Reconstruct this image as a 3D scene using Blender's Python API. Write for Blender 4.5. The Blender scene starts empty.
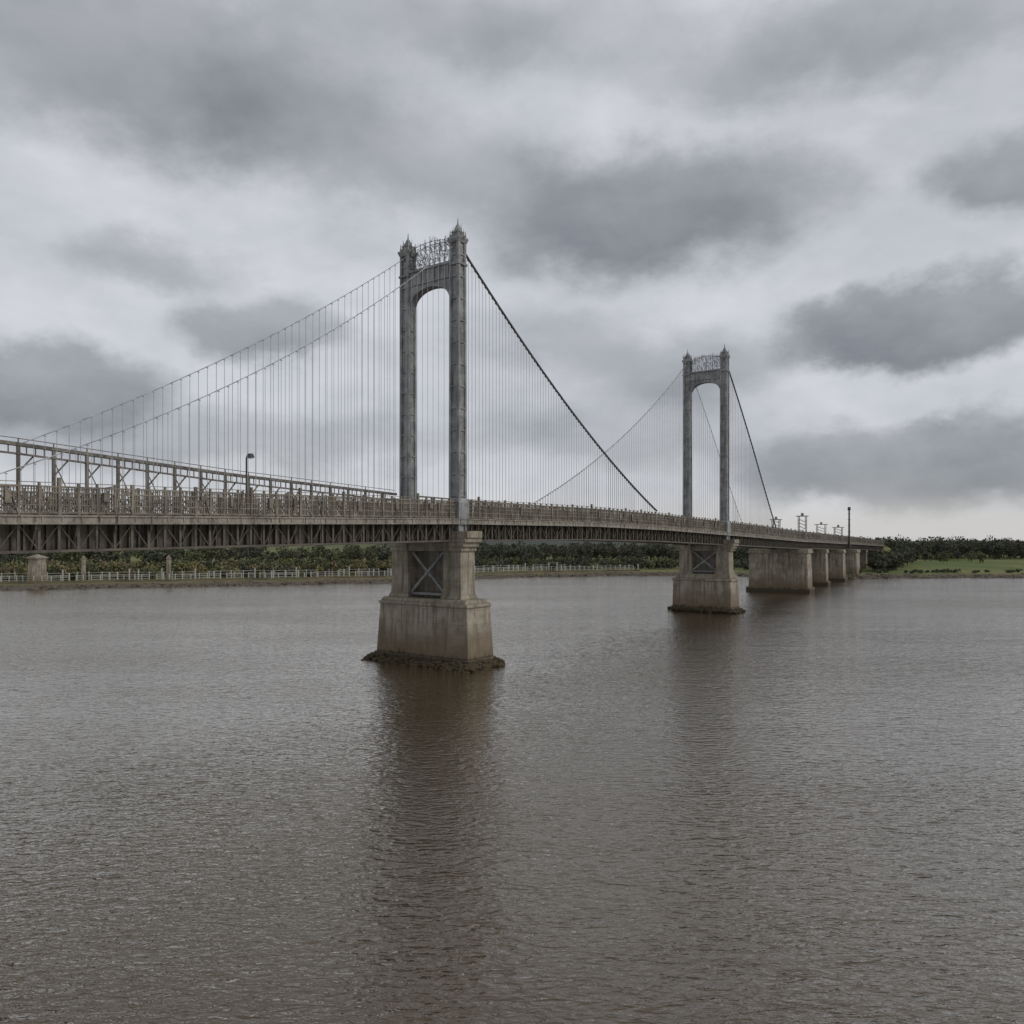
import bpy, math, random
import numpy as np
random.seed(7); rng=np.random.default_rng(7)
S=bpy.context.scene
S.view_settings.view_transform='Standard'
try: S.view_settings.look='None'
except: pass
S.view_settings.exposure=0

# ------------------------------------------------------------ node helpers
class NT:
    def __init__(s,tree): s.t=tree; s.n=tree.nodes; s.l=tree.links
    def put(s,sock,v):
        if isinstance(v,bpy.types.NodeSocket): s.l.new(v,sock)
        elif v is not None:
            if isinstance(v,(tuple,list)) and len(v)==3 and sock.type=='RGBA': v=(*v,1)
            sock.default_value=v
    def m(s,op,a,b=None,c=None,clamp=False):
        x=s.n.new('ShaderNodeMath'); x.operation=op; x.use_clamp=clamp
        s.put(x.inputs[0],a)
        if b is not None: s.put(x.inputs[1],b)
        if c is not None: s.put(x.inputs[2],c)
        return x.outputs[0]
    def noise(s,vec,scale,detail=4,rough=.5,dist=0,col=False):
        x=s.n.new('ShaderNodeTexNoise'); s.put(x.inputs['Vector'],vec)
        x.inputs['Scale'].default_value=scale; x.inputs['Detail'].default_value=detail
        x.inputs['Roughness'].default_value=rough; x.inputs['Distortion'].default_value=dist
        return x.outputs['Color' if col else 'Fac']
    def rng(s,v,a,b,c=0,d=1,smooth=False):
        x=s.n.new('ShaderNodeMapRange'); x.interpolation_type='SMOOTHSTEP' if smooth else 'LINEAR'
        s.put(x.inputs[0],v)
        for i,k in enumerate((a,b,c,d)): s.put(x.inputs[i+1],k)
        return x.outputs[0]
    def mix(s,f,a,b,mode='MIX'):
        x=s.n.new('ShaderNodeMix'); x.data_type='RGBA'; x.blend_type=mode
        s.put(x.inputs[0],f); s.put(x.inputs[6],a); s.put(x.inputs[7],b)
        return x.outputs[2]
    def mapping(s,vec,scale=(1,1,1),rot=(0,0,0)):
        x=s.n.new('ShaderNodeMapping'); s.put(x.inputs['Vector'],vec)
        x.inputs['Scale'].default_value=scale; x.inputs['Rotation'].default_value=rot
        return x.outputs[0]
    def pos(s): return s.n.new('ShaderNodeNewGeometry').outputs['Position']
    def sep(s,v):
        x=s.n.new('ShaderNodeSeparateXYZ'); s.put(x.inputs[0],v); return x.outputs
    def bump(s,h,strength,dist):
        x=s.n.new('ShaderNodeBump'); x.inputs['Strength'].default_value=strength
        x.inputs['Distance'].default_value=dist; s.put(x.inputs['Height'],h); return x.outputs[0]

def newmat(name):
    m=bpy.data.materials.new(name); m.use_nodes=True
    nt=NT(m.node_tree); b=m.node_tree.nodes['Principled BSDF']
    return m,nt,b

def mat_concrete(name,light=(.31,.275,.22),dark=(.16,.136,.10),algae=True):
    m,nt,b=newmat(name); p=nt.pos()
    n1=nt.noise(p,.55,4,.6); n2=nt.noise(nt.mapping(p,(1.6,1.6,.13)),1.4,5,.65)
    n3=nt.noise(p,9,3,.7)
    c=nt.mix(nt.rng(n1,.35,.65,smooth=True),dark,light)
    c=nt.mix(nt.rng(n2,.46,.64,0,.85,True),c,(.085,.065,.042))
    c=nt.mix(nt.rng(n3,.3,.75,0,.35),c,(.36,.33,.27))
    z=nt.sep(p)[2]
    if algae:
        fl=nt.m('FRACT',nt.m('DIVIDE',z,1.35))
        ln=nt.m('LESS_THAN',fl,.03)
        c=nt.mix(nt.m('MULTIPLY',ln,.45),c,(.06,.055,.045))
        zz=nt.m('ADD',z,nt.m('MULTIPLY',nt.m('SUBTRACT',n2,.5),2.2))
        c=nt.mix(nt.rng(zz,4.5,1.2,0,.75,True),c,(.11,.08,.042))
        c=nt.mix(nt.rng(zz,1.3,.6,0,.9,True),c,(.032,.024,.012))
    nt.put(b.inputs['Base Color'],c); b.inputs['Roughness'].default_value=.9
    nt.put(b.inputs['Normal'],nt.bump(nt.m('ADD',n3,nt.m('MULTIPLY',n1,.6)),.5,.08))
    return m
def mat_steel(name,a,bcol,rust=(.10,.07,.045),rf=.5,rough=.6):
    m,nt,b=newmat(name); p=nt.pos()
    n1=nt.noise(p,.9,4,.6); n2=nt.noise(nt.mapping(p,(3,3,.25)),1.2,4,.6); n3=nt.noise(p,7,3,.6)
    c=nt.mix(nt.rng(n1,.35,.65,smooth=True),a,bcol)
    c=nt.mix(nt.rng(n2,.5,.68,0,rf,True),c,rust)
    c=nt.mix(nt.rng(n3,.55,.75,0,rf*.7,True),c,rust)
    nt.put(b.inputs['Base Color'],c); nt.put(b.inputs['Roughness'],nt.rng(n3,.3,.7,rough-.08,rough+.15))
    b.inputs['Metallic'].default_value=0.0
    nt.put(b.inputs['Normal'],nt.bump(n3,.35,.03))
    return m
M_CONC=mat_concrete('weathered_concrete')
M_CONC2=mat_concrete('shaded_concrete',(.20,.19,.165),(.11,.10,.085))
M_TOWER=mat_steel('tower_grey_paint',(.16,.165,.17),(.26,.265,.265),(.07,.065,.056),.8)
M_DARK=mat_steel('dark_girder_steel',(.060,.052,.041),(.105,.09,.07),(.045,.029,.018),.7)
M_RAIL=mat_steel('railing_steel',(.115,.10,.08),(.215,.19,.15),(.07,.047,.03),.9)
M_GANT=mat_steel('gantry_steel',(.10,.09,.078),(.17,.155,.135),(.07,.05,.035),.9)
M_FASC=mat_steel('fascia_steel',(.17,.155,.13),(.27,.25,.21),(.08,.06,.04),.9)
M_CABLE=mat_steel('main_cable_dark',(.045,.045,.048),(.07,.07,.072),(.05,.04,.035),.3,.5)
M_CABLEL=mat_steel('cable_light_grey',(.28,.285,.29),(.38,.385,.39),(.24,.23,.21),.3,.5)
M_HANG=mat_steel('hanger_rod',(.22,.225,.235),(.32,.325,.335),(.2,.19,.18),.3,.5)
def simple(name,c,r=.8):
    m,nt,b=newmat(name); p=nt.pos(); n=nt.noise(p,3,4,.6)
    nt.put(b.inputs['Base Color'],nt.mix(n,tuple(x*.65 for x in c),tuple(min(1,x*1.35) for x in c)))
    b.inputs['Roughness'].default_value=r
    return m
M_ASPH=simple('asphalt',(.05,.05,.05)); M_BLACK=simple('black_post_paint',(.03,.03,.032),.5)
M_WHITE=simple('grey_fence_paint',(.34,.33,.30),.7)
M_ROCK=simple('shore_rock',(.10,.085,.065),.95)
M_BARK=simple('bark',(.06,.048,.036),.95)
M_GLASS=simple('lamp_glass',(.5,.5,.48),.2)
M_WEED=simple('weed_covered_rubble',(.05,.038,.018),.95)
M_IRON=simple('dark_ironwork',(.09,.09,.09),.6)

# ------------------------------------------------------------ mesh builder
class MB:
    def __init__(s): s.v=[]; s.f=[]
    def box8(s,c):
        b=len(s.v); s.v+= [tuple(x) for x in c]
        s.f+=[(b,b+3,b+2,b+1),(b+4,b+5,b+6,b+7),(b,b+1,b+5,b+4),(b+1,b+2,b+6,b+5),(b+2,b+3,b+7,b+6),(b+3,b,b+4,b+7)]
    def tube(s,p0,p1,r0,r1=None,n=6,cap=True):
        r1=r0 if r1 is None else r1
        p0=np.array(p0,float); p1=np.array(p1,float); d=p1-p0; L=np.linalg.norm(d)
        if L<1e-6: return
        d/=L; a=np.array((0,0,1.)) if abs(d[2])<.9 else np.array((1.,0,0))
        u=np.cross(d,a); u/=np.linalg.norm(u); w=np.cross(d,u)
        b=len(s.v)
        for p,r in ((p0,r0),(p1,r1)):
            for i in range(n):
                t=2*math.pi*i/n; s.v.append(tuple(p+u*math.cos(t)*r+w*math.sin(t)*r))
        for i in range(n):
            j=(i+1)%n; s.f.append((b+i,b+j,b+n+j,b+n+i))
        if cap:
            s.f.append(tuple(b+i for i in range(n))[::-1]); s.f.append(tuple(b+n+i for i in range(n)))
    def poly(s,pts,r,n=5):
        for a,b in zip(pts[:-1],pts[1:]): s.tube(a,b,r,n=n)
    def bar(s,p0,p1,w,h):
        p0=np.array(p0,float); p1=np.array(p1,float); d=p1-p0; d/=np.linalg.norm(d)
        a=np.array((0,0,1.)) if abs(d[2])<.95 else np.array((LX[0],LX[1],0))
        u=np.cross(d,a); u/=np.linalg.norm(u); k=np.cross(u,d)
        c=[]
        for p in (p0,p1):
            c+=[p-u*w/2-k*h/2,p+u*w/2-k*h/2,p+u*w/2+k*h/2,p-u*w/2+k*h/2]
        s.box8(c)
    def obj(s,name,mat,parent=None,smooth=False,bevel=0):
        me=bpy.data.meshes.new(name); me.from_pydata(s.v,[],s.f); me.update()
        o=bpy.data.objects.new(name,me); S.collection.objects.link(o)
        me.materials.append(mat)
        if smooth:
            for p in me.polygons: p.use_smooth=True
        if parent: o.parent=parent
        if bevel:
            md=o.modifiers.new('bevel','BEVEL'); md.width=bevel; md.segments=2; md.limit_method='ANGLE'
        return o
def empty(name):
    e=bpy.data.objects.new(name,None); S.collection.objects.link(e); return e

# ------------------------------------------------------------ bridge axis
T2=69.3
h1=math.atan2(.811,.586); h2=math.atan2(.857,.505)
LX=(math.cos(h1),math.sin(h1))
ds=.25; tt=np.arange(-100,420,ds)
head=h1+(h2-h1)*np.clip((tt-64)/26,0,1)
px=np.cumsum(np.cos(head))*ds; py=np.cumsum(np.sin(head))*ds
i0=int(round(100/ds)); px=px-px[i0]-5.2; py=py-py[i0]+76.8
def P(t,w,z):
    x=np.interp(t,tt,px); y=np.interp(t,tt,py); h=np.interp(t,tt,head)
    return np.array((x-math.sin(h)*w,y+math.cos(h)*w,z))
W=6.5
def railz(t): return float(np.interp(t,[-95,-40,0,25,45,69,103,130,150,186,217,310],[14.6,15.1,15.75,15.85,15.6,15.0,14.3,13.8,13.6,13.1,12.8,11.4]))
def floorz(t): return railz(t)-1.7
def tbox(mb,t,w,z0,z1,lt,lw,lt1=None,lw1=None):
    lt1=lt if lt1 is None else lt1; lw1=lw if lw1 is None else lw1
    h=np.interp(t,tt,head); o=P(t,w,0); d=np.array((math.cos(h),math.sin(h),0)); n=np.array((-math.sin(h),math.cos(h),0))
    c=[]
    for z,a,b in ((z0,lt,lw),(z1,lt1,lw1)):
        for sa,sb in ((-1,-1),(1,-1),(1,1),(-1,1)):
            c.append(o+d*sa*a/2+n*sb*b/2+np.array((0,0,z)))
    mb.box8(c)
def sweep(mb,t0,t1,w0,w1,za,zb,base=railz,step=2.5):
    n=max(1,int((t1-t0)/step)); ts=np.linspace(t0,t1,n+1); b=len(mb.v)
    for t in ts:
        r=base(t)
        for w,z in ((w0,za),(w1,za),(w1,zb),(w0,zb)): mb.v.append(tuple(P(t,w,r+z)))
    for i in range(n):
        k=b+4*i
        for j in range(4):
            l=(j+1)%4; mb.f.append((k+j,k+4+j,k+4+l,k+l))
    mb.f.append((b,b+1,b+2,b+3)); e=b+4*n; mb.f.append((e+3,e+2,e+1,e))

bridge=empty('suspension_bridge')
TA,TB=-94,306
# deck
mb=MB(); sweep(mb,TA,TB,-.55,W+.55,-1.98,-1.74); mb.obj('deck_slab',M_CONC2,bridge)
mb=MB(); sweep(mb,TA,TB,.5,W-.5,-1.736,-1.70); mb.obj('roadway',M_ASPH,bridge)
mb=MB()
for w0,w1 in ((.15,.5),(W-.5,W-.15)): sweep(mb,TA,TB,w0,w1,-1.74,-1.58)
mb.obj('kerbs',M_CONC,bridge)
mb=MB()
for w0,w1 in ((-.75,-.55),(W+.55,W+.75)): sweep(mb,TA,TB,w0,w1,-2.22,-1.72)
for w0,w1 in ((-.84,-.75),(W+.75,W+.84)):
    sweep(mb,TA,TB,w0,w1,-1.80,-1.70); sweep(mb,TA,TB,w0,w1,-2.24,-2.14)
t=TA
while t<TB:
    for w in (-.78,W+.78): tbox(mb,t,w,railz(t)-2.13,railz(t)-1.81,.09,.06)
    t+=1.1
mb.obj('fascia_beam',M_FASC,bridge)
# girders, brackets and floor beams
mb=MB()
for w in (.35,W-.35):
    sweep(mb,TA,TB,w-.03,w+.03,-3.75,-1.99)
    sweep(mb,TA,TB,w-.24,w+.24,-3.90,-3.75)
    sweep(mb,TA,TB,w-.12,w+.12,-2.95,-2.85)
t=TA+.3
while t<TB:
    r=railz(t)
    for w in (.35,W-.35):
        for sgn in (-1,1): tbox(mb,t,w+sgn*.15,r-3.74,r-2.0,.09,.23)
    t+=.62
t=TA+.6
while t<TB:
    r=railz(t); tbox(mb,t,W/2,r-3.2,r-2.0,.16,W-.85)
    tbox(mb,t,W/2,r-3.3,r-3.2,.36,W-.85)
    for s_,w in ((-1,.35),(1,W-.35)):
        a=P(t,w+s_*.22,r-3.7); b=P(t,w+s_*.22,r-2.0); c=P(t,w+s_*.9,r-2.0); d=P(t,w+s_*.9,r-2.5)
        dv=P(t+.12,w,0)-P(t,w,0)
        mb.box8([a,d,c,b]+[q+dv for q in (a,d,c,b)])
    t+=2.3
mb.obj('girders_and_floor_beams',M_DARK,bridge)
# outer lattice of the stiffening truss
mb=MB()
for w in (-.3,W+.3):
    sweep(mb,TA,TB,w-.06,w+.06,-3.86,-3.72)
    t=TA; k=0
    while t<TB-1.1:
        a,b=(-2.24,-3.74) if k%2==0 else (-3.74,-2.24)
        mb.bar(P(t,w,railz(t)+a),P(t+1.1,w,railz(t+1.1)+b),.05,.05)
        tbox(mb,t,w,railz(t)-3.74,railz(t)-2.24,.15,.1)
        t+=1.1; k+=1
mb.obj('stiffening_truss',M_DARK,bridge)
mb=MB(); t=TA+.6
while t<TB-5:
    mb.bar(P(t,.6,railz(t)-3.5),P(t+4.6,W-.6,railz(t+4.6)-3.5),.14,.14)
    mb.bar(P(t,W-.6,railz(t)-3.66),P(t+4.6,.6,railz(t+4.6)-3.66),.14,.14)
    t+=4.6
mb.obj('wind_bracing',M_DARK,bridge)
# railings
for side,w in (('near',-.35),('far',W+.35)):
    mb=MB()
    def clear(t): return min(abs(t),abs(t-T2))>.72
    segs=[(TA,-.72),(.72,T2-.72),(T2+.72,TB)]
    for a,b in segs:
        sweep(mb,a,b,w-.08,w+.08,-.10,0); sweep(mb,a,b,w-.05,w+.05,-.44,-.35)
        sweep(mb,a,b,w-.04,w+.04,-.78,-.73)
        sweep(mb,a,b,w-.05,w+.05,-1.16,-1.08); sweep(mb,a,b,w-.06,w+.06,-1.62,-1.50)
        sweep(mb,a,b,w-.02,w+.02,.17,.21)
    t=TA; k=0
    while t<TB:
        if clear(t):
            r=railz(t); big=k%4==0
            e=.05 if big else 0
            tbox(mb,t,w,r-1.74,r+.20+(random.uniform(.0,.35) if big else 0),.12+e,.15+e)
        t+=1.1; k+=1
    t=TA
    while t<TB:
        if clear(t):
            r=railz(t); j=random.uniform(-.04,.04)
            mb.bar(P(t,w+.0,r-1.55),P(t+j,w,r-.08),.055,.055)
        t+=.15
    t=TA
    while t<TB-1.1:
        if clear(t) and clear(t+1.1):
            mb.bar(P(t,w+.07,railz(t)-1.5),P(t+1.1,w+.07,railz(t)-.4),.045,.06)
            mb.bar(P(t,w+.12,railz(t)-.4),P(t+1.1,w+.12,railz(t)-1.5),.045,.06)
            if random.random()<.6:   # cable brackets, boxes and struts bolted to the rail
                q=random.random()
                if q<.4: tbox(mb,t+.5,w-.13,railz(t)-random.uniform(.5,1.2),railz(t)-.3,random.uniform(.15,.4),.14)
                else: mb.bar(P(t,w-.1,railz(t)-1.72),P(t+random.uniform(-.9,.9),w-.1,railz(t)+random.uniform(-.6,.3)),.05,.06)
        t+=1.1
    mb.obj('railing_'+side,M_RAIL,bridge)
# raised service pipe gantry on far side
mb=MB()
def beamz(t): return float(np.interp(t,[-95,-37,-20,0,12,60],[20.2,18.35,17.35,16.6,16.45,16.2]))
wb=W+.9
sweep(mb,TA,-.8,wb-.14,wb+.14,-.14,.08,beamz); sweep(mb,TA,-.8,wb-.08,wb+.08,-.72,-.60,beamz)
sweep(mb,TA,-.8,wb+.5,wb+.62,-.1,.02,beamz)
sweep(mb,.8,60,wb-.08,wb+.08,-.1,.04,beamz)
t=-93
while t<60:
    if abs(t)>.9:
        z=beamz(t); tbox(mb,t,wb,floorz(t)-.3,z-.1,.19,.19)
        if t<-3:
            mb.bar(P(t,wb,z-.15),P(t,wb+.56,z-.03),.08,.08)
            tbox(mb,t,wb,z-.72,z-.58,.3,.3)
            tbox(mb,t,wb,z+.06,z+.34,.06,.06)
            mb.bar(P(t,wb+.1,z-1.9),P(t+1.0,wb+.1,z-.7),.09,.09)
            if random.random()<.6: mb.bar(P(t,wb+.1,z-.7),P(t+1.6,wb+.1,floorz(t)+.4),.05,.06)
            if random.random()<.4: mb.bar(P(t,wb+.1,floorz(t)+1.9),P(t+2.2,wb+.1,floorz(t)+random.uniform(1.8,2.6)),.06,.08)
    t+=2.2 if t<0 else 3.0
t=-92.5
while t<-2:
    z=beamz(t); tbox(mb,t,wb,z-.6,z-.14,.06,.06); t+=.55
sweep(mb,TA,-1,wb-.02,wb+.02,.32,.37,beamz)
mb.obj('raised_pipe_gantry',M_GANT,bridge)

# ------------------------------------------------------------ towers
def tower(t0,dz,name,big=True):
    e=empty(name); e.parent=bridge
    ztop=40.9+dz; r=railz(t0); legz0=r-4.1
    mb=MB()
    for w in (0,W):
        tbox(mb,t0,w,legz0,ztop,1.02,1.02,.92,.92)
        for sa in (-1,1):
            for sb in (-1,1):
                o=.49
                h=np.interp(t0,tt,head)
                b=[]
                for z,k in ((legz0,1.0),(ztop-.002,.9)):
                    for qa,qb in ((-1,-1),(1,-1),(1,1),(-1,1)):
                        c=P(t0,w,z)+np.array((math.cos(h),math.sin(h),0))*(sa*o*k+qa*.14)+np.array((-math.sin(h),math.cos(h),0))*(sb*o*k+qb*.14)
                        b.append(c)
                mb.box8(b)
        z=r+.4; i=0
        while z<ztop-1.5:
            k=1.0-.1*(z-legz0)/(ztop-legz0)
            tbox(mb,t0,w,z,z+.10,1.26*k,1.26*k)
            for s1 in (-1,1):
                z2=z+.1
                while z2<z+2.0:
                    mb.bar(P(t0-.3,w+s1*.53*k,z2),P(t0+.3,w+s1*.53*k,z2+.45),.05,.07)
                    mb.bar(P(t0+s1*.53*k,w-.3,z2),P(t0+s1*.53*k,w+.3,z2+.45),.05,.07); z2+=.5
            z+=2.1
        tbox(mb,t0,w,r-2.3,r-.2,1.55,1.55); tbox(mb,t0,w,r-.2,r+.25,1.55,1.55,1.28,1.28)
        tbox(mb,t0,w,ztop-2.6,ztop-2.4,1.34,1.34); tbox(mb,t0,w,ztop-.45,ztop-.15,1.2,1.2,1.42,1.42)
        tbox(mb,t0,w,ztop-.15,ztop+.05,1.46,1.46)
        tbox(mb,t0,w,ztop+.05,ztop+.55,1.05,1.05,.8,.8); tbox(mb,t0,w,ztop+.55,ztop+.66,.92,.92)
        tbox(mb,t0,w,ztop+.66,ztop+1.35,.66,.66,.2,.2)
        mb.tube(P(t0,w,ztop+1.3),P(t0,w,ztop+2.0),.09,.025,6)
        for qa in (-1,1):
            for qb in (-1,1):
                p=P(t0+qa*.52,w+qb*.52,ztop+.05); mb.tube(p,p+np.array((0,0,.75)),.11,.02,6)
    n=24; zb1=ztop-2.1; zs=ztop-6.3; half=(W-1.0)/2; zpk=ztop-4.1
    prof=[]
    for i in range(n+1):
        a=math.pi*i/n; wv=W/2-half*math.cos(a); zv=zs+(zpk-zs)*math.sin(a)**.75; prof.append((wv,zv))
    th=.42
    for i in range(n):
        (wa,za),(wb_,zb_)=prof[i],prof[i+1]
        c=[P(t0-th,wa,za),P(t0+th,wa,za),P(t0+th,wb_,zb_),P(t0-th,wb_,zb_),P(t0-th,wa,zb1),P(t0+th,wa,zb1),P(t0+th,wb_,zb1),P(t0-th,wb_,zb1)]
        mb.box8(c)
    for a,b,c in ((.14,zb1-.22,zb1+.02),(.10,zb1-1.55,zb1-1.43)):
        tbox(mb,t0,W/2,b,c,2*th+2*a,W-1.0)
    for i in range(9):
        wv=.9+i*(W-1.8)/8; tbox(mb,t0,wv,zb1-1.43,zb1-.22,2*th+.12,.12)
    for i in range(n):
        for s_ in (-1,1):
            mb.bar(P(t0+s_*th,prof[i][0],prof[i][1]+.1),P(t0+s_*th,prof[i+1][0],prof[i+1][1]+.1),.12,.22)
    mb.obj(name+'_legs_and_portal',M_TOWER,e)
    mb=MB(); zb=zb1+.02
    def cw(u): return zb+1.5+.9*math.sin(math.pi*min(1,u*1.0))**.8+.25*math.cos(math.pi*u)**2
    for off in (-.35,.35):
        pts=[P(t0+off,.55+(W-1.1)*u,cw(u)) for u in np.linspace(0,1,25)]; mb.poly(pts,.032,4)
        us=np.linspace(.02,.98,9)
        for a,b in zip(us[:-1],us[1:]):
            mb.tube(P(t0+off,.55+(W-1.1)*a,zb),P(t0+off,.55+(W-1.1)*b,cw(b)),.024,n=4)
        for u in us: mb.tube(P(t0+off,.55+(W-1.1)*u,zb),P(t0+off,.55+(W-1.1)*u,cw(u)+random.uniform(.1,.6)),.03,n=4)
        for k in range(130):
            u=random.uniform(.02,.98); z0=random.uniform(zb+.1,cw(u)); q=P(t0+off,.55+(W-1.1)*u,z0)
            mb.tube(q,q+np.array((random.uniform(-.5,.5),random.uniform(-.3,.3),random.uniform(-.2,.7))),.024,.014,4)
    for w in (0,W):
        for k in range(60):
            a=random.uniform(0,6.28); rr=random.uniform(.3,.75); p=P(t0,w,0)+np.array((rr*math.cos(a),rr*math.sin(a),ztop+random.uniform(-1.2,.7)))
            mb.tube(p,p+np.array((random.uniform(-.25,.25),random.uniform(-.25,.25),random.uniform(.2,.8))),.045,.012,4)
    mb.obj(name+'_lattice_crown',M_IRON,e)
    # ---- pier
    mb=MB()
    def slab(z0,z1,a0,a1,n0,n1,f0,f1):
        c=[]
        for z,a,nn,ff in ((z0,a0,n0,f0),(z1,a1,n1,f1)):
            for s1,w in ((-1,-nn),(1,-nn),(1,W+ff),(-1,W+ff)): c.append(P(t0+s1*a/2,w,z))
        mb.box8(c)
    if big:
        slab(-1.5,.9,4.4,4.2,3.2,3.05,2.9,2.7)
        slab(.9,5.65,3.9,3.6,2.85,2.55,2.5,2.15)
        slab(5.65,6.0,3.8,3.8,2.7,2.7,2.3,2.3)
        slab(6.0,6.35,3.6,3.3,2.5,2.3,2.1,1.9)
    else:
        slab(-1.5,.9,4.3,4.2,2.1,2.0,2.2,2.1)
        slab(.9,5.2,4.0,3.9,1.8,1.7,1.95,1.85)
        slab(5.2,5.6,4.2,4.2,1.9,1.9,2.05,2.05)
        slab(5.6,6.35,3.4,3.1,1.55,1.45,1.6,1.5)
    mb.obj(name+'_pier_base',M_CONC,e,bevel=.08)
    mb=MB()
    zt=r-3.92
    cw_=.15 if big else 0
    for w in (-cw_,W+cw_):
        tbox(mb,t0,w,6.35,zt,2.2,2.3,2.1,2.1); tbox(mb,t0,w,6.36,6.8,2.6,2.7,2.25,2.4)
    for s_,w in ((-1,-.25),(1,W+.25)):
        for k in range(3):
            zz=zt-.9+k*.42+.002; L=2.3+.3*k; tbox(mb,t0,w+s_*.12*k,zz,zz+.42,2.3+.12*k,L)
        tbox(mb,t0,w+s_*.5,zt+.36,zt+1.0,2.3,2.7)
    tbox(mb,t0,W/2,zt-.9,zt-.002,1.9,W-1.5)
    mb.obj(name+'_pier_columns',M_CONC,e,bevel=.04)
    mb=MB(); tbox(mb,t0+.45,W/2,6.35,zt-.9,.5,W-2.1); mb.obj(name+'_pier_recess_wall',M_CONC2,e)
    mb=MB()
    tq=t0-.55
    mb.bar(P(tq,1.15,6.9),P(tq,W-1.15,zt-1.0),.22,.26); mb.bar(P(tq-.12,W-1.15,6.9),P(tq-.12,1.15,zt-1.0),.22,.26)
    mb.bar(P(tq,1.1,6.75),P(tq,W-1.1,6.75),.3,.22)
    mb.obj(name+'_pier_cross_bracing',M_TOWER,e)
    mb=MB(); random.seed(int(t0)+3)
    for k in range(620 if big else 260):
        s1=random.random()
        a,bn,bf=(2.2,3.2,2.9) if big else (2.15,2.1,2.2); ex=1.0 if big else .3
        if s1<.7: tq=t0+random.choice((-1,-1,1))*(a+abs(random.gauss(0,.45))*ex); w=random.uniform(-bn-.4,W+bf+.4)
        else: tq=t0+random.uniform(-a-.3,a+.3); w=-bn-abs(random.gauss(0,.45))*ex if random.random()<.5 else W+bf+abs(random.gauss(0,.45))*ex
        out=max(abs(tq-t0)-a,-w-bn,w-W-bf,0)
        sz=random.uniform(.15,.38); c=P(tq,w,max(-.12,.55-out*.7)+random.uniform(-.2,.1))
        b=len(mb.v); th0=random.random()*6
        for dz_,rr in ((-.6,.9),(.1,1.0),(.45,.55)):
            for i in range(6):
                a_=th0+i*math.pi/3; q=rr*sz*random.uniform(.7,1.3); mb.v.append((c[0]+q*math.cos(a_),c[1]+q*math.sin(a_),c[2]+dz_*sz))
        for l in range(2):
            for i in range(6):
                j=(i+1)%6; mb.f.append((b+l*6+i,b+l*6+j,b+l*6+6+j,b+l*6+6+i))
        mb.f.append(tuple(b+12+i for i in range(6)))
    mb.obj(name+'_pier_weedy_rubble',M_WEED,e)
tower(0,0,'tower'); tower(T2,1.7,'far_tower',False)

# ------------------------------------------------------------ cables
def curve(ta,za,tb,zb,sag,n=28):
    return [(ta+(tb-ta)*u,za+(zb-za)*u-sag*4*u*(1-u)) for u in np.linspace(0,1,n+1)]
def cable(name,w,pts,r,mat,spacing,hr=.026,skip=1.2):
    mb=MB(); mb.poly([P(t,w,z) for t,z in pts],r,8)
    mb.obj(name,mat,bridge,smooth=True)
    mb=MB(); mc=MB()
    ts=[p[0] for p in pts]; zs=[p[1] for p in pts]
    if ts[0]>ts[-1]: ts=ts[::-1]; zs=zs[::-1]
    t=ts[0]+spacing
    while t<ts[-1]-.2:
        z=float(np.interp(t,ts,zs)); zb=railz(t)-1.75
        if z>railz(t)+.2 and min(abs(t),abs(t-T2))>skip:
            mb.tube(P(t,w,zb),P(t,w,z),hr,n=4,cap=False)
            mc.tube(P(t-.07,w,z-.1),P(t+.07,w,z-.1),r*1.15,n=6)
        t+=spacing*random.uniform(.93,1.07)
    mb.obj(name+'_hangers',M_HANG,bridge); mc.obj(name+'_clamps',mat,bridge)
zt1=40.6; zt2=42.4
LT=43.5; LF=22
cable('main_cable_near',-.0,curve(0,zt1,LT,16.1,1.8),.115,M_CABLE,.55,hr=.02)
cable('main_cable_far',W,curve(LF,16.4,T2,zt2,2.2),.05,M_HANG,.6,hr=.02)
cable('back_stay_near',0,curve(0,zt1,-41,15.2,2.2),.032,M_CABLEL,.75,hr=.016)
cable('back_stay_far',W,curve(0,zt1,-36,18.2,1.1),.034,M_CABLEL,.75,hr=.02)
cable('anchor_stay_near',0,curve(T2,zt2,T2+35,14.4,.8),.12,M_CABLE,.8)
cable('anchor_stay_far',W,curve(T2,zt2,T2+35,14.4,.8),.05,M_CABLEL,1.0)

# ------------------------------------------------------------ approach piers
def pier(t0,lt,nn,ff,top,name):
    mb=MB()
    def slab(z0,z1,a0,a1,e0,e1):
        c=[]
        for z,a,e in ((z0,a0,e0),(z1,a1,e1)):
            for s1,w in ((-1,-nn-e),(1,-nn-e),(1,W+ff+e),(-1,W+ff+e)): c.append(P(t0+s1*a/2,w,z))
        mb.box8(c)
    slab(-1.5,1.1,lt+1,lt+.9,.5,.45); slab(1.1,top-.9,lt,lt-.4,0,-.2); slab(top-.9,top-.5,lt+.2,lt+.2,.15,.15); slab(top-.5,top,lt-.1,lt-.1,0,0)
    k=-nn+1.2
    while k<W+ff-.8:
        tbox(mb,t0,k,1.1,top-1.4,lt+.25,.5,lt-.1,.5); k+=2.3
    mb.obj(name,M_CONC,bridge,bevel=.05)
pier(129,5.5,2.2,4.6,railz(129)-3.92,'approach_pier')
pier(160,3.5,1.0,1.5,railz(160)-3.92,'approach_pier_slim')
pier(186,4.5,1.6,2.5,railz(186)-3.92,'approach_pier_outer')
pier(213,8,2.0,2.5,railz(213)-3.92,'far_abutment')
for t in (250,285): pier(t,3,.2,.2,railz(t)-3.92,'land_pier')
pier(-80,5,2.0,2.0,railz(-80)-3.92,'near_abutment')
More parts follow.
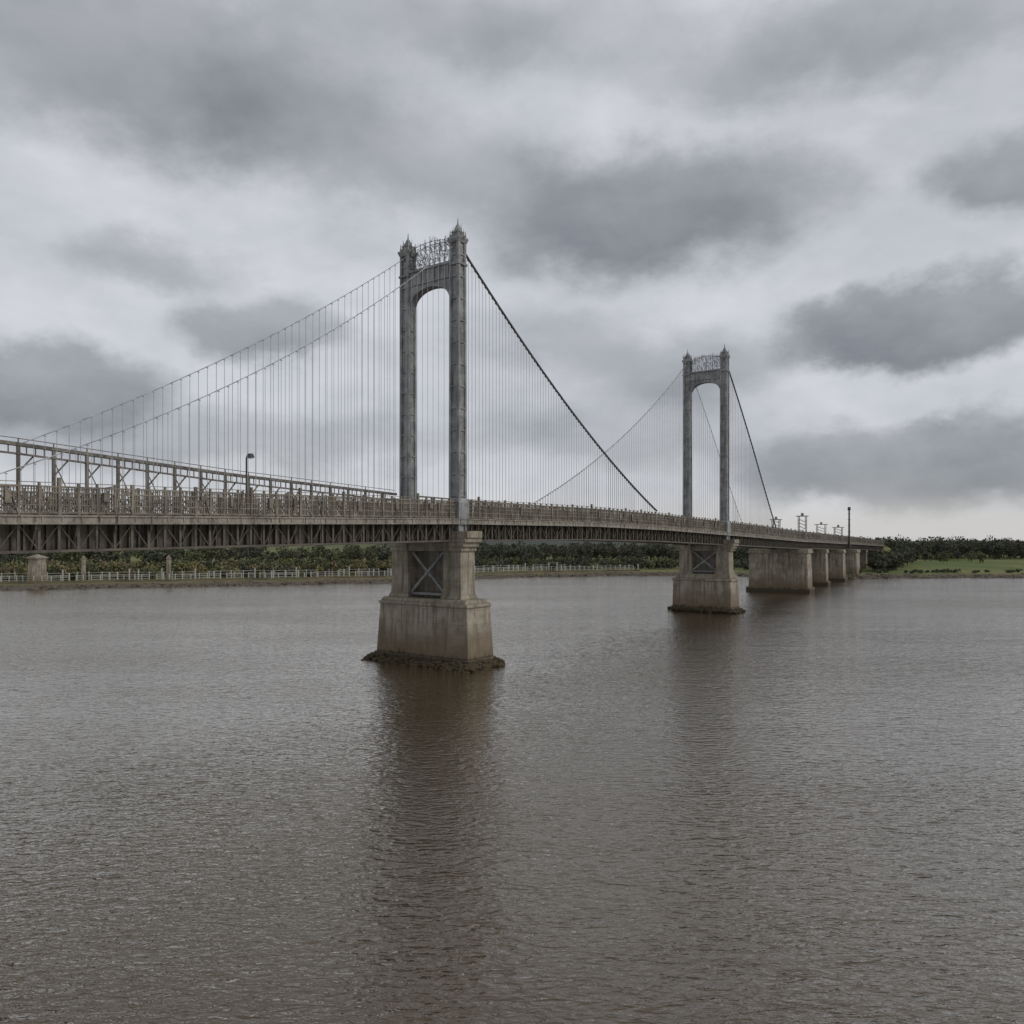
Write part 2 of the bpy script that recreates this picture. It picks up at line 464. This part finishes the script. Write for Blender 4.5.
def lattice_mast(t,w,h,s=.45,n='lattice_mast'):
    e=empty(n); mb=MB(); z0=floorz(t)-.02; zt=z0+h
    for a in (-s,s):
        for b in (-s,s): mb.bar(P(t+a,w+b,z0),P(t+a,w+b,zt),.13,.13)
    z=z0
    while z<zt-.7:
        for a in (-s,s):
            mb.bar(P(t-s,w+a,z),P(t+s,w+a,z+.8),.07,.07); mb.bar(P(t+a,w-s,z),P(t+a,w+s,z+.8),.07,.07)
        z+=.8
    tbox(mb,t,w,zt,zt+.15,2.6*s+.4,2.6*s+.4); mb.obj('frame',M_TOWER,e)
    mb=MB(); tbox(mb,t,w,zt+.15,zt+.8,.6,.6,.5,.5); mb.obj('cabinet',M_TOWER,e)
lattice_mast(131,-.1,5.4,.8); lattice_mast(135,W+.2,4.8,.8); lattice_mast(185,0,4.2,1.0); lattice_mast(196,W,5.4,1.2)

def lamp(t,w,h,arm=.35):
    e=empty('street_lamp'); mb=MB(); z0=floorz(t)
    mb.tube(P(t,w,z0-.03),P(t,w,z0+.7),.13,.11,8); mb.tube(P(t,w,z0+.7),P(t,w,z0+h),.085,.07,8)
    s_=1 if w<W/2 else -1
    pts=[P(t,w+s_*arm*u,z0+h+.1*math.sin(u*math.pi/2)) for u in np.linspace(0,1,6)]
    mb.poly(pts,.05,6); mb.obj('pole',M_BLACK,e)
    mb=MB(); tbox(mb,t,w+s_*(arm+.15),z0+h+.02,z0+h+.34,.42,.62,.26,.4); mb.obj('lamp_head',M_BLACK,e)
    mb=MB(); tbox(mb,t,w+s_*(arm+.15),z0+h-.04,z0+h+.018,.3,.45); mb.obj('lens',M_GLASS,e)
lamp(-19.2,W-.2,4.9)
e=empty('radio_mast'); mb=MB(); p=P(198,-1.2,0)
mb.tube(p+np.array((0,0,9.5)),p+np.array((0,0,21)),.34,.24,8); mb.tube(p+np.array((0,0,21)),p+np.array((0,0,22)),.48,.44,8)
for k in range(6): mb.bar(p+np.array((.5,0,11+1.8*k)),p+np.array((-.5,0,11+1.8*k)),.1,.1)
mb.bar(p+np.array((0,0,11)),P(198,-.5,11),.3,.3); mb.bar(p+np.array((0,0,9.8)),P(198,.4,9.8),.3,.3)
mb.obj('pole',M_BLACK,e)

# ------------------------------------------------------------ terrain
SX=np.array([-900,-300,-200,-123,-80,-37,-3,30,54,85,100,112,161,260,400,1500.]); SY=np.array([60,140,170,192,207,224,256,268,274,266,250,251,254,258,240,200.])
def shore(x): return np.interp(x,SX,SY)+1.2*np.sin(x*.23)+.8*np.sin(x*.61+1)
ext=np.array([P(t,W/2,0)[:2] for t in np.arange(306,418,3)])
def hgt(x,y):
    d=y-shore(x)
    h=np.where(d<0,np.maximum(-2,d*.35),0)
    h=h+np.where(d>=0,1.5*(1-np.exp(-d/2.2))+np.clip(d-12,0,1500)*.004,0)
    h=h+np.where(d>20,.3*np.sin(x*.05)*np.sin(y*.037),0)
    h=h+np.clip((-30-x)/120,0,1)*np.clip((d-25)/60,0,1)*3
    dd=np.full_like(h,1e9); zz=np.zeros_like(h)
    for i,q in enumerate(ext):
        r=np.hypot(x-q[0],y-q[1]); m=r<dd; dd=np.where(m,r,dd); zz=np.where(m,max(3,9.4-i*.3),zz)
    em=np.clip(1-(dd-4)/9,0,1); em=em*em*(3-2*em); h=np.where(d>0,np.maximum(h,h*(1-em)+zz*em),h)
    return h
xs=np.concatenate([np.linspace(-1400,-320,40),np.linspace(-310,330,330),np.linspace(345,1800,50)])
dsx=np.concatenate([[-6,-3,-1.2,-.4,.3,1,2,3.5,5,7,9,12],np.linspace(15,120,50),np.linspace(130,400,40),np.linspace(430,1600,40),[2200,3500,5000]])
X,Dg=np.meshgrid(xs,dsx); Y=shore(X)+Dg; Z=hgt(X,Y)
nx=len(xs); ny=len(dsx)
vv=np.stack([X,Y,Z],-1).reshape(-1,3)
ii=np.arange(nx*ny).reshape(ny,nx)
ff=np.stack([ii[:-1,:-1],ii[:-1,1:],ii[1:,1:],ii[1:,:-1]],-1).reshape(-1,4)
me=bpy.data.meshes.new('terrain'); me.from_pydata(vv.tolist(),[],ff.tolist()); me.update()
for p in me.polygons: p.use_smooth=True
o=bpy.data.objects.new('terrain',me); S.collection.objects.link(o)
m,nt,b=newmat('grassland'); p=nt.pos(); s=nt.sep(p)
n1=nt.noise(nt.mapping(p,(1,.35,1)),.03,4,.6); n2=nt.noise(p,.5,4,.65); n3=nt.noise(p,2.5,3,.6)
g=nt.mix(nt.rng(n1,.4,.6,smooth=True),(.105,.135,.05),(.17,.17,.075)); g=nt.mix(nt.rng(n2,.4,.7,0,.5),g,(.07,.075,.038))
haze_f=nt.rng(s[1],450,1300,0,1); g=nt.mix(nt.m('MULTIPLY',haze_f,.9),g,(.06,.07,.07))  # distance haze put into the grass colour: far ground turns blue-grey
z=nt.m('ADD',s[2],nt.m('MULTIPLY',n2,.8)); c=nt.mix(nt.rng(z,1.75,1.3,0,1,True),g,(.13,.105,.07)); c=nt.mix(nt.rng(z,1.0,.6,0,1,True),c,(.04,.032,.022))
nt.put(b.inputs['Base Color'],c); b.inputs['Roughness'].default_value=1; nt.put(b.inputs['Normal'],nt.bump(n3,.5,.3)); b.inputs['Specular IOR Level'].default_value=.1
me.materials.append(m)

mb=MB(); random.seed(11)
for k in range(3600):
    x=random.uniform(-170,210); sy=float(shore(np.array(x))); d=random.gauss(.6,.8); y=sy+d; z=max(-.1,1.5*(1-math.exp(-max(d,0)/2.2)))
    sz=random.uniform(.15,.65)*(1.5 if random.random()<.1 else 1); b0=len(mb.v); a0=random.random()*6
    for dz_,rr in ((-.4,.9),(.15,1),(.5,.45)):
        for i in range(5):
            a=a0+i*1.257; q=rr*sz*random.uniform(.7,1.2); mb.v.append((x+q*math.cos(a)*1.2,y+q*math.sin(a),z+dz_*sz))
    for l in range(2):
        for i in range(5):
            j=(i+1)%5; mb.f.append((b0+l*5+i,b0+l*5+j,b0+l*5+5+j,b0+l*5+5+i))
    mb.f.append(tuple(b0+10+i for i in range(5)))
mb.obj('shore_rocks',M_ROCK)
def zt_(x,y): return float(hgt(np.array([x]),np.array([y]))[0])
def fence(off,step,hh,x0,x1,rails):
    mb=MB(); prev=None; x=x0; random.seed(int(off*10))
    while x<x1:
        y=float(shore(np.array(x)))+off; z=zt_(x,y)
        tp=np.array((x,y,z)); big=random.random()<.25
        mb.bar(tp-np.array((0,0,.2)),tp+np.array((0,0,hh*(1.25 if big else 1)+random.uniform(-.1,.15))),.3 if big else .2,.3 if big else .2)
        if prev is not None and random.random()<.93:
            for k in rails: mb.bar(prev+np.array((0,0,k*hh)),tp+np.array((0,0,k*hh)),.07,.10)
        prev=tp; x+=step
    mb.obj('promenade_fence',M_WHITE)
fence(5.5,1.6,1.8,-190,44,(.35,.65,.95)); fence(9.5,2.7,2.3,-190,20,(.55,.9))
mb=MB(); xsw=np.arange(-190,46,2.0)
for a,b_ in zip(xsw[:-1],xsw[1:]):
    pa=(a,float(shore(np.array(a)))+4.2); pb=(b_,float(shore(np.array(b_)))+4.2)
    mb.box8([(pa[0],pa[1],0),(pb[0],pb[1],0),(pb[0],pb[1]+.6,0),(pa[0],pa[1]+.6,0),(pa[0],pa[1],1.75),(pb[0],pb[1],1.75),(pb[0],pb[1]+.6,1.75),(pa[0],pa[1]+.6,1.75)])
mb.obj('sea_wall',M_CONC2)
for x,wd,hh in ((-118,3.0,6.0),(-109,.8,5.6),(-90,.9,5.6)):
    y=float(shore(np.array(x)))+7; z=zt_(x,y); mb=MB(); e=empty('stone_pillar')
    def bx(x0,y0,z0,z1,a,b1): mb.box8([(x0-a,y0-a,z0),(x0+a,y0-a,z0),(x0+a,y0+a,z0),(x0-a,y0+a,z0),(x0-b1,y0-b1,z1),(x0+b1,y0-b1,z1),(x0+b1,y0+b1,z1),(x0-b1,y0+b1,z1)])
    w=wd/2; bx(x,y,z-.5,z+.5,w*1.15,w*1.15); bx(x,y,z+.5,z+hh,w,w*.92); bx(x,y,z+hh,z+hh+.35,w*1.15,w*1.15); bx(x,y,z+hh+.35,z+hh+1,w,.1)
    mb.obj('shaft',M_CONC,e)

# ------------------------------------------------------------ vegetation
def foliage(name,trees,trunks=True):
    V=[];C=[]; tb=MB()
    for (x,y,z,h,r,cb,nl,col) in trees:
        ncl=rng.integers(7,13); zc=z+h*(cb+(1-cb)/2); rz=h*(1-cb)/2
        d=rng.normal(size=(ncl,3)); d/=np.linalg.norm(d,axis=1)[:,None]; d*= (rng.random((ncl,1))**.4)*.75
        cen=np.array((x,y,zc))+d*np.array((r,r,rz)); cr=rng.uniform(.25,.5,ncl)*r
        ci=rng.integers(0,ncl,nl); q=rng.normal(size=(nl,3)); q/=np.linalg.norm(q,axis=1)[:,None]; q*=rng.random((nl,1))**.45
        pc=cen[ci]+q*cr[ci][:,None]*np.array((1,1,.8))
        a=rng.normal(size=(nl,3)); a/=np.linalg.norm(a,axis=1)[:,None]; b=np.cross(a,rng.normal(size=(nl,3))); b/=np.linalg.norm(b,axis=1)[:,None]
        sz=rng.uniform(.22,.55,(nl,1))*(.6+r*.1)
        quad=np.stack([pc-a*sz,pc-b*sz*.7,pc+a*sz,pc+b*sz*.7],1); V.append(quad.reshape(-1,3))
        sh=rng.uniform(.75,1.25,ncl)[ci]*rng.uniform(.8,1.2,nl); cc=np.array(col)[None]*sh[:,None]
        cc=np.concatenate([cc,np.ones((nl,1))],1); C.append(np.repeat(cc,4,0))
        if trunks:
            tb.tube((x,y,z-.3),(x,y,z+h*.55),.02*h,.012*h,5)
            for k in range(4):
                a_=random.random()*6.28; hh=z+h*random.uniform(.25,.5); tb.tube((x,y,hh),(x+math.cos(a_)*r*.6,y+math.sin(a_)*r*.6,hh+h*.22),.012*h,.004*h,4)
    V=np.concatenate(V); C=np.concatenate(C); nq=len(V)//4
    me=bpy.data.meshes.new(name); me.vertices.add(len(V)); me.vertices.foreach_set('co',V.ravel().astype(np.float32))
    me.loops.add(len(V)); me.loops.foreach_set('vertex_index',np.arange(len(V),dtype=np.int32))
    me.polygons.add(nq); me.polygons.foreach_set('loop_start',np.arange(nq,dtype=np.int32)*4); me.polygons.foreach_set('loop_total',np.full(nq,4,dtype=np.int32))
    me.update(calc_edges=True)
    ca=me.color_attributes.new('tint','FLOAT_COLOR','POINT'); ca.data.foreach_set('color',C.ravel().astype(np.float32))
    o=bpy.data.objects.new(name,me); S.collection.objects.link(o); me.materials.append(M_LEAF)
    if trunks: tb.obj('trunks',M_BARK,o)
    return o
M_LEAF,nt,b=newmat('foliage')
at=nt.n.new('ShaderNodeVertexColor'); at.layer_name='tint'
n=nt.noise(nt.pos(),.6,2); c=nt.mix(nt.rng(n,.3,.7),(.75,.75,.75),(1.5,1.45,1.38)); c=nt.mix(1.0,at.outputs[0],c,'MULTIPLY')
nt.put(b.inputs['Base Color'],c); b.inputs['Roughness'].default_value=.9; b.inputs['Specular IOR Level'].default_value=.15

dark=[(.066,.074,.053),(.072,.08,.055),(.062,.07,.055),(.08,.08,.055)]
olive=[(.12,.12,.06),(.15,.135,.068),(.10,.11,.056),(.085,.092,.054),(.15,.13,.08)]
T=[]
def scatter(x0,x1,n,dmin,dmax,hmin,hmax,cols,nl,cb=.1,rf=.42):
    for i in range(n):
        x=random.uniform(x0,x1); d=random.uniform(dmin,dmax); y=float(shore(np.array(x)))+d; z=zt_(x,y); h=random.uniform(hmin,hmax)
        T.append((x,y,z,h,h*rf*random.uniform(.8,1.2),cb,nl,random.choice(cols)))
random.seed(5)
scatter(-300,-20,300,38,95,7,9.5,dark+olive[2:4],300)
scatter(-30,130,260,60,120,8,10.5,dark,280)
scatter(125,440,460,150,210,9.6,12.6,dark,320,cb=.03,rf=.5)
scatter(150,230,22,90,140,4,7,dark+olive[2:4],260,cb=.03,rf=.5)
for i in range(90):   # trees beside the land viaduct
    t=random.uniform(221,345); q=P(t,-random.uniform(4.5,10),0); h=random.uniform(5.2,8.0)
    T.append((q[0],q[1],zt_(q[0],q[1]),h,h*.42,.02,300,random.choice(dark)))
foliage('distant_trees',T)
T=[]
scatter(-220,-30,520,11,36,2.4,5.6,olive+dark[:1],220,cb=.0,rf=.62)
scatter(-40,60,260,11,50,2.2,5.0,olive[2:4]+dark,180,cb=.0,rf=.62)
scatter(60,106,120,9,50,1.6,4.2,dark,160,cb=.0,rf=.62)
scatter(100,240,110,5,9,.5,1.2,olive[2:4]+dark,70,cb=.0,rf=1.1)
foliage('shoreline_shrubs',T,trunks=False)

# ------------------------------------------------------------ water
me=bpy.data.meshes.new('water'); R=6000
me.from_pydata([(-R,-600,0),(R,-600,0),(R,R,0),(-R,R,0)],[],[(0,1,2,3)]); me.update()
o=bpy.data.objects.new('water',me); S.collection.objects.link(o)
m,nt,b=newmat('river_water'); p=nt.pos()
w1=nt.noise(nt.mapping(p,(.75,1.7,1),(0,0,.18)),1.0,2,.5,.4)
w2=nt.noise(nt.mapping(p,(2.0,4.2,1),(0,0,-.12)),1.0,3,.55,.4)
w3=nt.noise(nt.mapping(p,(.16,.42,1),(0,0,.3)),1.0,2,.5)
patch=nt.noise(nt.mapping(p,(.012,.035,1),(0,0,-.35)),1.0,3,.55)
amp=nt.rng(patch,.35,.65,.75,1.2,True)
w1=nt.m('SUBTRACT',1,nt.m('ABSOLUTE',nt.m('MULTIPLY_ADD',w1,2,-1)))
h=nt.m('ADD',nt.m('MULTIPLY',w1,.40),nt.m('ADD',nt.m('MULTIPLY',w2,.38),nt.m('MULTIPLY',w3,.45)))
h=nt.m('MULTIPLY',h,amp)
nrm=nt.bump(h,1.0,.20)
# silty water: diffuse brown body under a reflective surface (angle-dependent reflectance)
df=nt.n.new('ShaderNodeBsdfDiffuse'); nt.put(df.inputs['Color'],nt.mix(nt.rng(patch,.3,.7),(.044,.028,.011),(.060,.040,.018))); nt.put(df.inputs['Normal'],nrm)
gl=nt.n.new('ShaderNodeBsdfGlossy'); gl.inputs['Roughness'].default_value=.06; gl.inputs['Color'].default_value=(1,.97,.93,1); nt.put(gl.inputs['Normal'],nrm)
lw=nt.n.new('ShaderNodeLayerWeight'); lw.inputs['Blend'].default_value=.5; nt.put(lw.inputs['Normal'],nrm)
fz=nt.m('POWER',lw.outputs['Facing'],3.2); fz=nt.m('MULTIPLY_ADD',fz,1.4,.03,clamp=True); fz=nt.m('MINIMUM',fz,.95)
ms=nt.n.new('ShaderNodeMixShader'); nt.put(ms.inputs[0],fz); nt.l.new(df.outputs[0],ms.inputs[1]); nt.l.new(gl.outputs[0],ms.inputs[2])
out=[x for x in nt.n if x.type=='OUTPUT_MATERIAL'][0]; nt.l.new(ms.outputs[0],out.inputs['Surface']); nt.n.remove(b)
me.materials.append(m)

# ------------------------------------------------------------ sky
w=bpy.data.worlds.new('World'); S.world=w; w.use_nodes=True
try: w.cycles.sampling_method='MANUAL'; w.cycles.sample_map_resolution=256
except Exception as ex: print(ex)
nt=NT(w.node_tree); bg=w.node_tree.nodes['Background']; bg.inputs['Strength'].default_value=.1
sunaz=math.atan2(.8,-.35); sunel=math.radians(38)
sk=nt.n.new('ShaderNodeTexSky'); sk.sky_type='NISHITA'; sk.sun_disc=False; sk.sun_elevation=sunel; sk.sun_rotation=sunaz
tc=nt.n.new('ShaderNodeTexCoord').outputs['Generated']
s=nt.sep(tc); az=nt.m('ARCTAN2',s[0],s[1]); el=nt.m('ARCSINE',s[2])
wv=nt.mapping(tc,(1,1,1.5))
wc=nt.sep(nt.noise(wv,2.2,2,.5,col=True)); wd=nt.sep(nt.noise(wv,9,6,.6,col=True))
az2=nt.m('ADD',az,nt.m('ADD',nt.m('MULTIPLY',nt.m('SUBTRACT',wc[0],.5),.12),nt.m('MULTIPLY',nt.m('SUBTRACT',wd[0],.5),.14)))
el2=nt.m('ADD',el,nt.m('ADD',nt.m('MULTIPLY',nt.m('SUBTRACT',wc[1],.5),.05),nt.m('MULTIPLY',nt.m('SUBTRACT',wd[1],.5),.10)))
def ang(x,y):
    a=math.atan((x-512)/800); return a,math.atan((540-y)/800*math.cos(a))
blobs=[(150,60,340,130,.78,.35),(330,130,250,80,.5,.2),(650,212,205,84,.85,.5),(500,175,170,64,.4,.1),(925,330,170,52,.88,.62),(1010,172,110,56,.65,.5),
(160,250,120,38,.5,.2),(270,325,95,45,.68,.5),(50,378,180,52,.82,.55),(690,370,140,50,.55,.4),(560,330,110,50,.4,.2),(920,462,250,48,.74,.6),(600,430,240,42,.45,.2),
(850,30,330,75,.58,.25),(480,20,220,75,.58,.1),(220,440,330,42,.5,.3),(985,430,90,34,.5,.5)]
inv=None
for cx,cy,hw,hh,wt,inner in blobs:
    a0,e0=ang(cx,cy); a1,_=ang(cx+hw,cy); a2,_=ang(cx-hw,cy); sa=(a1-a2)/2; _,e1=ang(cx,cy-hh); se=abs(e1-e0)
    dx=nt.m('DIVIDE',nt.m('SUBTRACT',az2,a0),sa); dy=nt.m('DIVIDE',nt.m('SUBTRACT',el2,e0),se)
    d=nt.m('SQRT',nt.m('ADD',nt.m('MULTIPLY',dx,dx),nt.m('MULTIPLY',dy,dy)))
    mk=nt.rng(d,1.15,inner,0,wt,True)
    mk=nt.m('MULTIPLY',mk,nt.rng(dy,-.5,.9,1.05,.68))
    iv=nt.m('SUBTRACT',1.0,mk)
    inv=iv if inv is None else nt.m('MULTIPLY',inv,iv)
gn=nt.noise(nt.mapping(tc,(1,1,2.4)),3.0,7,.54,.3)
gen=nt.rng(gn,.44,.68,0,.55,True); fr=nt.rng(s[1],.55,.0,0,.35)
gen=nt.m('MULTIPLY',gen,nt.m('ADD',.42,fr))
inv=nt.m('MULTIPLY',inv,nt.m('SUBTRACT',1,gen))
D=nt.m('SUBTRACT',1,nt.m('MAXIMUM',inv,.06))
fine=nt.noise(nt.mapping(tc,(1,1,1.8)),6,6,.56)
light=nt.mix(nt.rng(fine,.35,.65),(5.7,5.9,6.35),(6.9,7.05,7.4))
darkc=nt.mix(nt.rng(fine,.35,.65),(1.8,1.95,2.18),(2.6,2.75,3.0))
cl=nt.mix(D,light,darkc)
hz=nt.rng(el,.065,.01,0,.8,True); cl=nt.mix(hz,cl,(6.2,6.05,5.9))
fin=nt.mix(.94,sk.outputs[0],cl)
nt.put(bg.inputs['Color'],fin)
sd=bpy.data.lights.new('sun','SUN'); sd.energy=1.2; sd.angle=math.radians(14); sd.color=(1,.95,.87)
so=bpy.data.objects.new('sun',sd); S.collection.objects.link(so)
from mathutils import Vector
dv=Vector((math.sin(sunaz)*math.cos(sunel),math.cos(sunaz)*math.cos(sunel),math.sin(sunel)))
so.rotation_euler=dv.to_track_quat('Z','Y').to_euler(); so.location=(60,-40,120)

# ------------------------------------------------------------ camera
cd=bpy.data.cameras.new('camera'); cd.sensor_width=36; cd.lens=28.125; cd.clip_end=12000; cd.shift_y=28/1024
co=bpy.data.objects.new('camera',cd); S.collection.objects.link(co); co.location=(0,0,12); co.rotation_euler=(math.radians(90),0,0)
S.camera=co
